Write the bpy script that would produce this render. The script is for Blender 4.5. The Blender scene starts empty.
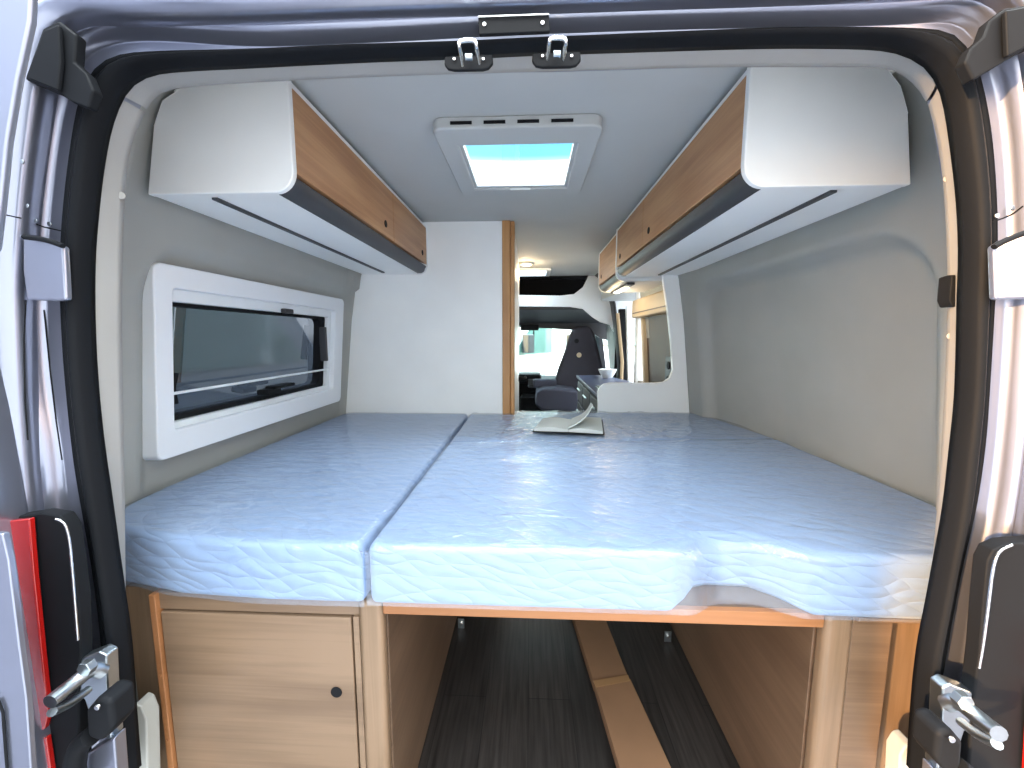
import bpy, bmesh, math, random
from math import *
from mathutils import Vector, Matrix, noise
random.seed(7)
S = bpy.context.scene
col = S.collection

# ------------------------------------------------------------------ camera
F = 400.0; CX, CY = 512, 384
CAM = Vector((0, 0, 1.106))
yaw = atan(18/F); pitch = atan(47/F*cos(yaw))
FW = Vector((-sin(yaw)*cos(pitch), cos(yaw)*cos(pitch), -sin(pitch)))
RT = Vector((cos(yaw), sin(yaw), 0)); UP = RT.cross(FW)
cd = bpy.data.cameras.new('camera'); cam = bpy.data.objects.new('camera', cd); col.objects.link(cam)
cd.sensor_width = 36; cd.lens = F/1024*36; cd.clip_start = .02; cd.clip_end = 500
m = Matrix((RT, UP, -FW)).transposed().to_4x4(); m.translation = CAM
cam.matrix_world = m; S.camera = cam

def at(x, y, ax, v):
    """photo measurement -> the point on the known real plane ax = v"""
    r = FW + RT*((x-CX)/F) + UP*(-(y-CY)/F); i = 'XYZ'.index(ax)
    return CAM + r*((v-CAM[i])/r[i])

# ------------------------------------------------------------------ materials
def new_mat(name):
    mt = bpy.data.materials.new(name); mt.use_nodes = True
    nt = mt.node_tree; return mt, nt, nt.nodes, nt.links, nt.nodes['Principled BSDF']
def coords(N, L, scale=(1, 1, 1), rot=(0, 0, 0)):
    tc = N.new('ShaderNodeTexCoord'); mp = N.new('ShaderNodeMapping')
    mp.inputs['Scale'].default_value = scale; mp.inputs['Rotation'].default_value = rot
    L.new(tc.outputs['Object'], mp.inputs['Vector']); return mp
def plain(name, c, rough=.5, metal=0, bump=0, bscale=200, var=.04, coat=0, spec=.5, trans=0):
    mt, nt, N, L, P = new_mat(name)
    P.inputs['Roughness'].default_value = rough; P.inputs['Metallic'].default_value = metal
    P.inputs['Coat Weight'].default_value = coat; P.inputs['Coat Roughness'].default_value = .08
    P.inputs['Specular IOR Level'].default_value = spec
    P.inputs['Transmission Weight'].default_value = trans
    mp = coords(N, L)
    n = N.new('ShaderNodeTexNoise'); n.inputs['Scale'].default_value = 6; n.inputs['Detail'].default_value = 3
    L.new(mp.outputs[0], n.inputs['Vector'])
    r = N.new('ShaderNodeValToRGB')
    r.color_ramp.elements[0].color = [max(0, k*(1-var)) for k in c]+[1]; r.color_ramp.elements[1].color = [min(1, k*(1+var)) for k in c]+[1]
    r.color_ramp.elements[0].position = .3; r.color_ramp.elements[1].position = .7
    L.new(n.outputs[0], r.inputs[0]); L.new(r.outputs[0], P.inputs['Base Color'])
    if bump:
        b = N.new('ShaderNodeBump'); b.inputs['Strength'].default_value = bump; b.inputs['Distance'].default_value = .002
        n2 = N.new('ShaderNodeTexNoise'); n2.inputs['Scale'].default_value = bscale; L.new(mp.outputs[0], n2.inputs['Vector'])
        L.new(n2.outputs[0], b.inputs['Height']); L.new(b.outputs[0], P.inputs['Normal'])
    return mt
def wood(name, c1, c2, grain='X', rough=.45):
    mt, nt, N, L, P = new_mat(name); P.inputs['Roughness'].default_value = rough
    sc = {'X': (1.5, 30, 55), 'Y': (30, 1.5, 55), 'Z': (45, 45, 1.5)}[grain]
    mp = coords(N, L, sc)
    n = N.new('ShaderNodeTexNoise'); n.inputs['Scale'].default_value = 1.6; n.inputs['Detail'].default_value = 8; n.inputs['Roughness'].default_value = .65
    n.inputs['Distortion'].default_value = .6
    L.new(mp.outputs[0], n.inputs['Vector'])
    mp2 = coords(N, L, {'X': (1, 6, 6), 'Y': (6, 1, 6), 'Z': (6, 6, 1)}[grain])
    n2 = N.new('ShaderNodeTexNoise'); n2.inputs['Scale'].default_value = 2.2; n2.inputs['Detail'].default_value = 2; L.new(mp2.outputs[0], n2.inputs['Vector'])
    ad = N.new('ShaderNodeMath'); ad.operation = 'MULTIPLY_ADD'; ad.inputs[1].default_value = .6; 
    L.new(n2.outputs[0], ad.inputs[0]); 
    m2 = N.new('ShaderNodeMath'); m2.operation = 'MULTIPLY'; m2.inputs[1].default_value = .45; L.new(n.outputs[0], m2.inputs[0]); L.new(m2.outputs[0], ad.inputs[2])
    r = N.new('ShaderNodeValToRGB'); r.color_ramp.elements[0].position = .4; r.color_ramp.elements[1].position = .62
    r.color_ramp.elements[0].color = (*c1, 1); r.color_ramp.elements[1].color = (*c2, 1)
    L.new(ad.outputs[0], r.inputs[0]); L.new(r.outputs[0], P.inputs['Base Color'])
    b = N.new('ShaderNodeBump'); b.inputs['Strength'].default_value = .12; b.inputs['Distance'].default_value = .001
    L.new(n.outputs[0], b.inputs['Height']); L.new(b.outputs[0], P.inputs['Normal'])
    return mt
def emis(name, c, s):
    mt, nt, N, L, P = new_mat(name)
    P.inputs['Base Color'].default_value = (*c, 1); P.inputs['Emission Color'].default_value = (*c, 1); P.inputs['Emission Strength'].default_value = s
    return mt
def glass(name, tint, fac=.25, rough=0.0):
    """thin pane: tinted see-through plus mirror by fresnel"""
    mt, nt, N, L, P = new_mat(name); N.remove(P)
    out = N['Material Output']; t = N.new('ShaderNodeBsdfTransparent'); t.inputs[0].default_value = (*tint, 1)
    g = N.new('ShaderNodeBsdfGlossy'); g.inputs['Roughness'].default_value = rough; g.inputs[0].default_value = (.9, .95, 1, 1)
    f = N.new('ShaderNodeFresnel'); f.inputs[0].default_value = 1.5
    a = N.new('ShaderNodeMath'); a.operation = 'ADD'; a.inputs[1].default_value = fac; a.use_clamp = True; L.new(f.outputs[0], a.inputs[0])
    ge = N.new('ShaderNodeNewGeometry'); iv = N.new('ShaderNodeMath'); iv.operation = 'SUBTRACT'; iv.inputs[0].default_value = 1; L.new(ge.outputs['Backfacing'], iv.inputs[1])
    am = N.new('ShaderNodeMath'); am.operation = 'MULTIPLY'; L.new(a.outputs[0], am.inputs[0]); L.new(iv.outputs[0], am.inputs[1])
    mx = N.new('ShaderNodeMixShader'); L.new(am.outputs[0], mx.inputs[0]); L.new(t.outputs[0], mx.inputs[1]); L.new(g.outputs[0], mx.inputs[2]); L.new(mx.outputs[0], out.inputs[0])
    return mt
def film(name):
    mt, nt, N, L, P = new_mat(name); N.remove(P); out = N['Material Output']
    t = N.new('ShaderNodeBsdfTransparent'); t.inputs[0].default_value = (.96, .97, .98, 1)
    g = N.new('ShaderNodeBsdfGlossy'); g.inputs['Roughness'].default_value = .10
    f = N.new('ShaderNodeFresnel'); f.inputs[0].default_value = 1.55
    mul = N.new('ShaderNodeMath'); mul.operation = 'MULTIPLY_ADD'; mul.inputs[1].default_value = 1.0; mul.inputs[2].default_value = .03; mul.use_clamp = True
    L.new(f.outputs[0], mul.inputs[0])
    mp = coords(N, L, (5, 14, 9), (0, 0, .5))
    n = N.new('ShaderNodeTexNoise'); n.inputs['Scale'].default_value = 2.2; n.inputs['Detail'].default_value = 5; n.inputs['Distortion'].default_value = 1.2
    L.new(mp.outputs[0], n.inputs['Vector'])
    b = N.new('ShaderNodeBump'); b.inputs['Strength'].default_value = .55; b.inputs['Distance'].default_value = .011
    L.new(n.outputs[0], b.inputs['Height']); L.new(b.outputs[0], g.inputs['Normal']); L.new(b.outputs[0], f.inputs['Normal'])
    ge = N.new('ShaderNodeNewGeometry'); iv = N.new('ShaderNodeMath'); iv.operation = 'SUBTRACT'; iv.inputs[0].default_value = 1; L.new(ge.outputs['Backfacing'], iv.inputs[1])
    am = N.new('ShaderNodeMath'); am.operation = 'MULTIPLY'; L.new(mul.outputs[0], am.inputs[0]); L.new(iv.outputs[0], am.inputs[1])
    mx = N.new('ShaderNodeMixShader'); L.new(am.outputs[0], mx.inputs[0]); L.new(t.outputs[0], mx.inputs[1]); L.new(g.outputs[0], mx.inputs[2])
    d = N.new('ShaderNodeBsdfDiffuse'); d.inputs[0].default_value = (.45, .55, .70, 1)
    m3 = N.new('ShaderNodeMixShader'); m3.inputs[0].default_value = .16; L.new(mx.outputs[0], m3.inputs[1]); L.new(d.outputs[0], m3.inputs[2])
    L.new(m3.outputs[0], out.inputs[0]); return mt
def quilt(name):
    mt, nt, N, L, P = new_mat(name); P.inputs['Roughness'].default_value = .85; P.inputs['Sheen Weight'].default_value = .2
    P.inputs['Base Color'].default_value = (.23, .34, .54, 1)
    mp = coords(N, L, (1, 1, 1.6))
    w = N.new('ShaderNodeTexWave'); w.wave_type = 'RINGS'; w.inputs['Scale'].default_value = 9; w.inputs['Distortion'].default_value = 9; w.inputs['Detail'].default_value = 1.2; w.inputs['Detail Scale'].default_value = .9
    L.new(mp.outputs[0], w.inputs['Vector'])
    pw = N.new('ShaderNodeMath'); pw.operation = 'POWER'; pw.inputs[1].default_value = .35; L.new(w.outputs['Fac'], pw.inputs[0])
    w2 = N.new('ShaderNodeTexWave'); w2.bands_direction = 'DIAGONAL'; w2.inputs['Scale'].default_value = 10; w2.inputs['Distortion'].default_value = 5; w2.inputs['Detail'].default_value = 0.5
    L.new(mp.outputs[0], w2.inputs['Vector'])
    pw2 = N.new('ShaderNodeMath'); pw2.operation = 'POWER'; pw2.inputs[1].default_value = .35; L.new(w2.outputs['Fac'], pw2.inputs[0])
    mu = N.new('ShaderNodeMath'); mu.operation = 'MULTIPLY'; L.new(pw.outputs[0], mu.inputs[0]); L.new(pw2.outputs[0], mu.inputs[1])
    b = N.new('ShaderNodeBump'); b.inputs['Strength'].default_value = .6; b.inputs['Distance'].default_value = .006
    L.new(mu.outputs[0], b.inputs['Height']); L.new(b.outputs[0], P.inputs['Normal'])
    return mt
def planks(name):
    mt, nt, N, L, P = new_mat(name); P.inputs['Roughness'].default_value = .42
    mp = coords(N, L, (1, 1, 1), (0, 0, pi/2))
    br = N.new('ShaderNodeTexBrick'); br.inputs['Scale'].default_value = 3.2; br.inputs['Mortar Size'].default_value = .004; br.offset = .37
    br.inputs['Brick Width'].default_value = 2.6; br.inputs['Row Height'].default_value = .42
    br.inputs['Color1'].default_value = (.030, .026, .024, 1); br.inputs['Color2'].default_value = (.020, .018, .017, 1); br.inputs['Mortar'].default_value = (.008, .008, .008, 1)
    L.new(mp.outputs[0], br.inputs['Vector'])
    mp2 = coords(N, L, (50, 2.5, 1)); n = N.new('ShaderNodeTexNoise'); n.inputs['Scale'].default_value = 2; n.inputs['Detail'].default_value = 7; L.new(mp2.outputs[0], n.inputs['Vector'])
    mr = N.new('ShaderNodeMapRange'); mr.inputs[1].default_value = .3; mr.inputs[2].default_value = .75; mr.inputs[3].default_value = .5; mr.inputs[4].default_value = 1.7; L.new(n.outputs[0], mr.inputs[0])
    mx = N.new('ShaderNodeVectorMath'); mx.operation = 'SCALE'; L.new(br.outputs[0], mx.inputs[0]); L.new(mr.outputs[0], mx.inputs['Scale']); L.new(mx.outputs[0], P.inputs['Base Color'])
    return mt

M = {}
M['liner'] = plain('grey_plastic_liner', (.36, .372, .35), .55, bump=.15, bscale=500)
M['liner_trim'] = plain('pale_grey_trim', (.33, .325, .31), .55, bump=.1, bscale=500)
M['white'] = plain('white_laminate', (.90, .92, .91), .38, bump=.05, bscale=300, var=.02)
M['ceiling'] = plain('ceiling_lining', (.47, .49, .485), .7, bump=.1, bscale=500, var=.02)
M['frame_white'] = plain('white_plastic', (.80, .84, .88), .35, var=.01)
M['oak'] = wood('light_oak', (.155, .10, .062), (.225, .15, .095), 'X')
M['oak_y'] = wood('light_oak_along', (.12, .075, .047), (.17, .11, .07), 'Y')
M['oak_z'] = wood('light_oak_upright', (.16, .105, .062), (.24, .16, .10), 'Z')
M['oak_door'] = wood('honey_oak', (.40, .20, .09), (.56, .31, .15), 'Y')
M['oak_edge'] = wood('orange_oak_edge', (.26, .11, .04), (.34, .15, .06), 'X')
M['oak_jamb'] = wood('orange_oak_jamb', (.42, .20, .07), (.55, .29, .11), 'Z')
M['rubber'] = plain('black_rubber', (.006, .007, .009), .6, bump=.1, bscale=150, spec=.12)
M['black'] = plain('black_plastic', (.009, .010, .012), .6, spec=.12)
M['dark'] = plain('charcoal_plastic', (.045, .048, .055), .5)
M['groove'] = plain('grey_rail', (.035, .038, .046), .45)
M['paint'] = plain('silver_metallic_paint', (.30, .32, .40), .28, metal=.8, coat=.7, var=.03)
M['paint_dark'] = plain('grey_van_paint', (.26, .28, .31), .3, metal=.0, coat=.5)  # even grey body paint of the neighbouring van
M['steel'] = plain('bright_steel', (.75, .76, .76), .22, metal=1)
M['zinc'] = plain('zinc_steel', (.45, .50, .53), .33, metal=1, bump=.2, bscale=80)
M['red'] = plain('red_lens', (.38, .008, .006), .15, coat=1)
M['card'] = plain('cardboard', (.22, .12, .062), .8, bump=.1, bscale=150, var=.08)
M['tape'] = plain('parcel_tape', (.28, .16, .075), .3)
M['paper'] = plain('paper', (.62, .66, .64), .8)
M['seat'] = plain('dark_blue_grey_fabric', (.04, .04, .055), .9, bump=.3, bscale=700, var=.1)
M['seat2'] = plain('slate_fabric', (.06, .066, .10), .85, bump=.3, bscale=700)
M['counter'] = plain('slate_blue_worktop', (.07, .09, .16), .3)
M['tan'] = plain('tan_bin', (.45, .33, .2), .6)
M['brown'] = plain('brown_panel', (.075, .048, .03), .5, var=.15)
M['cream'] = plain('cream_plastic', (.62, .5, .33), .5)
M['vanwhite'] = plain('white_van_paint', (.86, .86, .84), .3, coat=.5, var=.01)
M['vanglass'] = plain('green_tinted_glass', (.12, .22, .2), .05, coat=1)
M['asphalt'] = plain('asphalt', (.17, .17, .18), .9, bump=.4, bscale=60, var=.15)
M['leaf'] = plain('yellow_green_leaves', (.36, .33, .08), .8, var=.4)
M['bark'] = plain('bark', (.12, .09, .06), .9)
M['mattress'] = quilt('quilted_fabric'); M['film'] = film('clear_plastic_film')
M['floor'] = planks('dark_wood_planks')
M['glass_dark'] = glass('smoked_glass', (.19, .21, .24), .05)
M['glass'] = glass('clear_glass', (.85, .95, .95), .0); M['hatch_pane'] = glass('hatch_acrylic', (.9, .93, .95), .0)
def milky():
    mt, nt, N, L, P = new_mat('milky_hatch'); N.remove(P); t = N.new('ShaderNodeBsdfTranslucent'); t.inputs[0].default_value = (.8, .9, .95, 1)
    L.new(t.outputs[0], N['Material Output'].inputs[0]); return mt
M['milky'] = milky()
M['lamp'] = emis('warm_lamp', (1, .72, .36), 5); M['tube'] = emis('strip_light', (1, .85, .6), 3)
M['screen'] = plain('milky_acrylic', (.8, .85, .88), .3)

# ------------------------------------------------------------------ helpers
def obj(name, me, mat, parent=None, bevel=0, seg=3, smooth=True, solid=0):
    o = bpy.data.objects.new(name, me); col.objects.link(o)
    if mat: me.materials.append(M[mat] if isinstance(mat, str) else mat)
    if parent:
        o.parent = parent
        p = parent; off = Vector()
        while p: off += p.location; p = p.parent
        o.location = -off
    if smooth:
        for f in me.polygons: f.use_smooth = True
    if solid:
        s = o.modifiers.new('s', 'SOLIDIFY'); s.thickness = solid; s.offset = -1
    if bevel:
        b = o.modifiers.new('b', 'BEVEL'); b.width = bevel; b.segments = seg; b.limit_method = 'ANGLE'; b.angle_limit = radians(40); b.harden_normals = smooth
    if smooth and not bevel:
        e = o.modifiers.new('w', 'WEIGHTED_NORMAL'); e.keep_sharp = True
    return o
def mesh(name, V, Fs):
    me = bpy.data.meshes.new(name); me.from_pydata([tuple(v) for v in V], [], Fs); me.update()
    bm = bmesh.new(); bm.from_mesh(me); bmesh.ops.recalc_face_normals(bm, faces=bm.faces); 
    for e in bm.edges:
        if len(e.link_faces) == 2 and e.calc_face_angle(0) > radians(42): e.smooth = False
    bm.to_mesh(me); bm.free(); return me
def boxes(name, mat, bs, parent=None, bevel=.002, seg=2):
    V = []; Q = []
    for (x0, x1, y0, y1, z0, z1) in bs:
        n = len(V); V += [(x, y, z) for x in (x0, x1) for y in (y0, y1) for z in (z0, z1)]
        Q += [[n+i for i in f] for f in ((0, 1, 3, 2), (4, 6, 7, 5), (0, 4, 5, 1), (2, 3, 7, 6), (0, 2, 6, 4), (1, 5, 7, 3))]
    return obj(name, mesh(name, V, Q), mat, parent, bevel, seg)
def box(name, mat, x0, x1, y0, y1, z0, z1, parent=None, bevel=.002, seg=2): return boxes(name, mat, [(x0, x1, y0, y1, z0, z1)], parent, bevel, seg)
def prism(name, mat, pts, vec, parent=None, bevel=.002, seg=2):
    """solid between polygon pts and the same polygon moved by vec"""
    vec = Vector(vec); n = len(pts); V = [Vector(p) for p in pts]+[Vector(p)+vec for p in pts]
    Q = [list(range(n)), list(range(2*n-1, n-1, -1))]+[[i, (i+1) % n, n+(i+1) % n, n+i] for i in range(n)]
    return obj(name, mesh(name, V, Q), mat, parent, bevel, seg)
def prism_px(name, mat, px, Y, depth, parent=None, bevel=.002, seg=2, ax='Y', vec=None):
    return prism(name, mat, [at(x, y, ax, Y) for x, y in px], vec or (0, depth, 0), parent, bevel, seg)
def ring(name, mat, outer, inner, vec, parent=None, bevel=.002, seg=2):
    """picture-frame solid: outer & inner loops of equal length"""
    vec = Vector(vec); n = len(outer); V = [Vector(p) for p in outer]+[Vector(p) for p in inner]; V += [v+vec for v in V]
    Q = []
    for i in range(n):
        j = (i+1) % n
        Q += [[i, j, n+j, n+i], [2*n+i, 3*n+i, 3*n+j, 2*n+j], [i, 2*n+i, 2*n+j, j], [n+i, n+j, 3*n+j, 3*n+i]]
    return obj(name, mesh(name, V, Q), mat, parent, bevel, seg)
def tube(name, mat, pts, r, parent=None, n=10, closed=False):
    cu = bpy.data.curves.new(name, 'CURVE'); cu.dimensions = '3D'; cu.bevel_depth = r; cu.bevel_resolution = 3; cu.use_fill_caps = True
    sp = cu.splines.new('POLY'); sp.points.add(len(pts)-1); sp.use_cyclic_u = closed
    for i, p in enumerate(pts): sp.points[i].co = (*p, 1)
    o = bpy.data.objects.new(name, cu); col.objects.link(o)
    dg = bpy.context.evaluated_depsgraph_get(); me = bpy.data.meshes.new_from_object(o.evaluated_get(dg)); bpy.data.objects.remove(o)
    me.name = name; me.materials.clear()
    return obj(name, me, mat, parent)
def disc(name, mat, c, r, nrm, depth, parent=None, n=24, bevel=0, sx=1):
    nrm = Vector(nrm).normalized(); a = nrm.orthogonal().normalized(); 
    if abs(nrm.z) < .9: a = nrm.cross(Vector((0, 0, 1))).normalized()
    b = nrm.cross(a); c = Vector(c)
    pts = [c+a*cos(2*pi*i/n)*r*sx+b*sin(2*pi*i/n)*r for i in range(n)]
    return prism(name, mat, pts, nrm*depth, parent, bevel)
def resample(P, N):
    L = [0]
    for a, b in zip(P, P[1:]): L.append(L[-1]+(b-a).length)
    out = []; j = 0
    for i in range(N):
        t = L[-1]*i/(N-1)
        while j < len(L)-2 and L[j+1] < t: j += 1
        k = (t-L[j])/max(1e-9, L[j+1]-L[j]); out.append(P[j].lerp(P[j+1], k))
    return out
def smooth_line(P, it=2):
    for _ in range(it):
        Q = [P[0]]
        for a, b in zip(P, P[1:]): Q += [a.lerp(b, .25), a.lerp(b, .75)]
        P = Q+[P[-1]]
    return P
def contour(px, Y, N=120):
    return resample(smooth_line([at(x, y, 'Y', Y) for x, y in px]), N)
def loft(name, mat, rows, parent=None, solid=0, flip=False):
    n = len(rows[0]); V = [p for r in rows for p in r]; Q = []
    for i in range(len(rows)-1):
        for j in range(n-1):
            q = [i*n+j, i*n+j+1, (i+1)*n+j+1, (i+1)*n+j]; Q.append(q[::-1] if flip else q)
    me = bpy.data.meshes.new(name); me.from_pydata([tuple(v) for v in V], [], Q); me.update()
    return obj(name, me, mat, parent, solid=solid)
def thing(name, label, cat, loc=(0, 0, 0), group=None):
    o = bpy.data.objects.new(name, None); col.objects.link(o); o.location = loc; o.empty_display_size = .05
    tag(o, label, cat, group); return o
def tag(o, label=None, cat=None, group=None, kind=None):
    if label: o['label'] = label
    if cat: o['category'] = cat
    if group: o['group'] = group
    if kind: o['kind'] = kind
    return o
def struct(o, label=None):
    o['kind'] = 'structure'
    if label: o['label'] = label
    return o
def holder(name, loc, label=None):
    o = bpy.data.objects.new(name, None); col.objects.link(o); o.location = loc; o.empty_display_size = .05
    return struct(o, label)
def sstep(a, b, x): t = min(1, max(0, (x-a)/(b-a))); return t*t*(3-2*t)
def interp(tab, x):
    for (a, u), (b, v) in zip(tab, tab[1:]):
        if x <= b: return u+(v-u)*max(0, (x-a)/(b-a))
    return tab[-1][1]

# ------------------------------------------------------------------ room shell
struct(box('floor', 'floor', -1.0, 1.0, .45, 4.9, -.04, 0, bevel=0), 'dark wood-look plank floor of the camper van')
PROF = [(0, .95), (.70, .95), (1.19, .895), (1.4, .86), (1.586, .80), (1.63, .76), (1.68, .68)]
def rr_sdf(y, z, y0, y1, z0, z1, r):
    cy, cz = (y0+y1)/2, (z0+z1)/2; dy = abs(y-cy)-(y1-y0)/2+r; dz = abs(z-cz)-(z1-z0)/2+r
    return sqrt(max(dy, 0)**2+max(dz, 0)**2)+min(max(dy, dz), 0)-r
def wallX(side, y, z):
    x = interp(PROF, z)
    if side < 0:
        d = rr_sdf(y, z, .90, 1.985, -.5, 1.325, .13); x += .022*(1-sstep(-.03, .012, d))
        x -= .02 if y > 1.9 and z > 1.33 else 0
        return -x
    x -= .045+.15*max(0, min(y, 2.06)-1.5)
    d = rr_sdf(y, z, .90, 1.93, -.5, 1.345, .15); x += .045*(1-sstep(-.03, .012, d))
    return x
def wall(name, side, ys, zs, hole=None, mat='liner', label=None):
    V = [(wallX(side, y, z), y, z) for y in ys for z in zs]; n = len(zs); Q = []
    for i in range(len(ys)-1):
        for j in range(n-1):
            y = (ys[i]+ys[i+1])/2; z = (zs[j]+zs[j+1])/2
            if hole and hole[0] < y < hole[1] and hole[2] < z < hole[3]: continue
            q = [i*n+j, i*n+j+1, (i+1)*n+j+1, (i+1)*n+j]; Q.append(q if side < 0 else q[::-1])
    me = bpy.data.meshes.new(name); me.from_pydata(V, [], Q); me.update()
    # make the face normals look into the room
    c = me.polygons[0]
    if c.normal.x*side > 0:
        me.flip_normals()
    return struct(obj(name, me, mat, solid=.02), label)
ys = [.84+i*(2.06-.84)/90 for i in range(91)]; zs = [0+i*1.68/110 for i in range(111)]
wall('wall_left', -1, ys, zs, (.955, 1.81, .86, 1.24), label='grey moulded van side wall with recessed window panel')
wall('wall_right', 1, ys, zs, label='grey moulded van side wall with large rounded recess above the mattress')
ys2 = [2.06+i*.1 for i in range(8)]
w = wall('wall_right', 1, ys2, zs, (2.28, 2.7, .78, 1.24), label='van side wall beside the kitchen')
ys3 = [3.62+i*.1 for i in range(6)]
wall('wall_right', 1, ys3, zs, None, 'dark', label='dark pillar ahead of the sliding door')
struct(box('wall_left', 'white', -1.0, -.96, 2.06, 4.9, 0, 1.68), 'van side behind the washroom')
# ceiling with two roof hatch holes
def slab(x0, x1, y0, y1, holes, z0, z1):
    xs = sorted({x0, x1, *[h[0] for h in holes], *[h[1] for h in holes]}); yy = sorted({y0, y1, *[h[2] for h in holes], *[h[3] for h in holes]})
    out = []
    for a, b in zip(xs, xs[1:]):
        for c, d in zip(yy, yy[1:]):
            if any(h[0]-1e-6 <= a and b <= h[1]+1e-6 and h[2]-1e-6 <= c and d <= h[3]+1e-6 for h in holes): continue
            out.append((a, b, c, d, z0, z1))
    return out
H1 = (-.205, .13, 1.17, 1.50); H2 = (-.25, .14, 3.35, 3.62)
struct(boxes('ceiling', 'ceiling', slab(-1.0, 1.0, .82, 3.75, [H1, H2], 1.66, 1.70), bevel=0), 'pale grey ceiling lining of the camper van')
# roof skylight over the bed
w2 = holder('window_2', (0, 1.3, 1.66), 'square roof skylight above the bed')
def rect(x0, x1, y0, y1, z): return [(x0, y0, z), (x1, y0, z), (x1, y1, z), (x0, y1, z)]
def rrect(x0, x1, y0, y1, z, r=.02, n=5):
    P = []
    for cx, cy, a in ((x1-r, y1-r, 0), (x0+r, y1-r, 90), (x0+r, y0+r, 180), (x1-r, y0+r, 270)):
        P += [(cx+r*cos(radians(a+90*k/n)), cy+r*sin(radians(a+90*k/n)), z) for k in range(n+1)]
    return P
ring('window_frame', 'ceiling', rrect(-.255, .182, 1.075, 1.56, 1.63, .03), rrect(-.2, .128, 1.165, 1.50, 1.63, .006), (0, 0, .031), w2, .006, 3)
ring('inner_frame', 'ceiling', rrect(-.203, .131, 1.162, 1.503, 1.637, .006), rrect(-.19, .118, 1.18, 1.485, 1.637, .006), (0, 0, .016), w2, .001)
boxes('vent_slot', 'black', [(-.205+i*.085, -.15+i*.085, 1.072, 1.077, 1.640, 1.647) for i in range(4)], w2, 0)
box('blind_bar', 'frame_white', -.19, .118, 1.478, 1.488, 1.634, 1.65, w2, .003)
box('latch', 'ceiling', -.075, 0, 1.490, 1.498, 1.624, 1.634, w2, .002)
box('pane', 'hatch_pane', -.192, .12, 1.178, 1.487, 1.648, 1.651, w2, 0)
boxes('hatch_curb', 'frame_white', [(-.24, -.215, 1.12, 1.55, 1.70, 1.725), (.145, .17, 1.12, 1.55, 1.70, 1.725), (-.215, .145, 1.12, 1.15, 1.70, 1.725), (-.215, .145, 1.52, 1.55, 1.70, 1.725)], w2, 0)
w3 = holder('window_3', (0, 3.5, 1.66), 'small roof skylight over the front lounge')
ring('window_frame', 'screen', rrect(-.28, .17, 3.32, 3.65, 1.64, .02), rrect(-.24, .13, 3.36, 3.61, 1.64, .01), (0, 0, .02), w3)
box('pane', 'milky', -.25, .14, 3.35, 3.62, 1.665, 1.67, w3, 0)

# rear inner trims between door seal and walls
INNER = [(139, 768), (134, 706), (130, 640), (121, 580), (110, 500), (101, 440), (95, 380), (92, 320), (92, 256), (97, 200), (101, 167), (108, 128), (119, 98), (131, 82), (147, 74), (170, 70), (256, 66), (330, 62), (400, 59), (470, 57), (512, 54.5), (560, 52.5), (640, 50), (768, 46), (850, 46.5), (885, 48), (907, 53), (926, 63), (938, 77), (946, 98), (952, 135), (960, 200), (962, 256), (960, 300), (959, 360), (957, 407), (953, 440), (946, 507), (936, 560), (927, 609), (920, 641), (914, 690), (909, 768)]
OUTER = [(115, 768), (110, 680), (104, 605), (96, 550), (87, 500), (80, 460), (73, 392), (69, 341), (67, 290), (67, 256), (71, 200), (80, 133), (88, 96), (100, 73), (120, 60), (150, 56), (256, 54.5), (330, 50.5), (400, 48.5), (470, 46.5), (512, 44.5), (560, 42.5), (640, 39), (768, 33.5), (850, 33), (905, 34), (937, 35), (953, 44), (966, 64), (975, 88), (984, 135), (989, 200), (990, 256), (986, 320), (982, 386), (979, 440), (969, 507), (955, 560), (943, 628), (932, 695), (926, 768)]
def liner_pt(t):  # interior end of the trims, follows the van section at Y .86
    return None
LIN = [(126, 768), (126, 640), (125, 500), (123, 400), (122, 300), (124, 200), (129, 150), (145, 112), (158, 93), (180, 87.5), (256, 82), (400, 76), (512, 72.5), (640, 69), (735, 67), (866, 67), (893, 68.5), (915, 84), (928, 105), (938, 140), (945, 200), (948, 300), (944, 400), (938, 500), (925, 640), (915, 768)]
inner_l = [at(x, y, 'Y', .60) for x, y in INNER]
def split(px, Y, a, b):
    return [at(x, y, 'Y', Y) for x, y in px[a:b+1]]
# left pillar trim, header trim, right pillar trim with narrow joints between them
def trim(name, A, B, D, label):
    """moulding: visible inner face A-B, then the return D that runs back to the wall"""
    ra = resample(smooth_line(A), 70); rb = resample(smooth_line(B), 70); rd = resample(smooth_line(D), 70); rows = []
    for k in range(7):
        t = k/6; row = []
        for p, q in zip(ra, rb):
            row.append(p.lerp(q, t)-Vector((0, .006*sin(pi*t), 0)))
        rows.append(row)
    for k in range(1, 6):
        t = k/5; rows.append([p.lerp(q, t) for p, q in zip(rb, rd)])
    return struct(loft(name, 'liner_trim', rows), label)
il = [i for i, p in enumerate(INNER) if p == (119, 98)][0]; ir = [i for i, p in enumerate(INNER) if p == (938, 77)][0]
ll = LIN.index((145, 112)); lr = LIN.index((928, 105))
def tl_(P, Y): return [at(x, y, 'Y', Y) for x, y in P]
def cut(P, a, b, pre=None, post=None): return ([pre] if pre else [])+P[a:b]+([post] if post else [])
parts_ = (('trim_1', INNER[:il+1], LIN[:ll+1], 'grey plastic trim on the left rear door pillar'),
          ('trim_2', cut(INNER, il+1, ir, (121, 95), (936, 74)), cut(LIN, ll+1, lr, (147, 109), (926, 102)), 'grey plastic header trim above the rear door opening'),
          ('trim_3', INNER[ir:], LIN[lr:], 'grey plastic trim on the right rear door pillar'))
for nm, a, b, lab in parts_: trim(nm, tl_(a, .603), tl_(b, .645), [v+Vector((-.008 if v.x < 0 else .008, 0, .004)) for v in tl_(b, .865)], lab)
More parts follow.
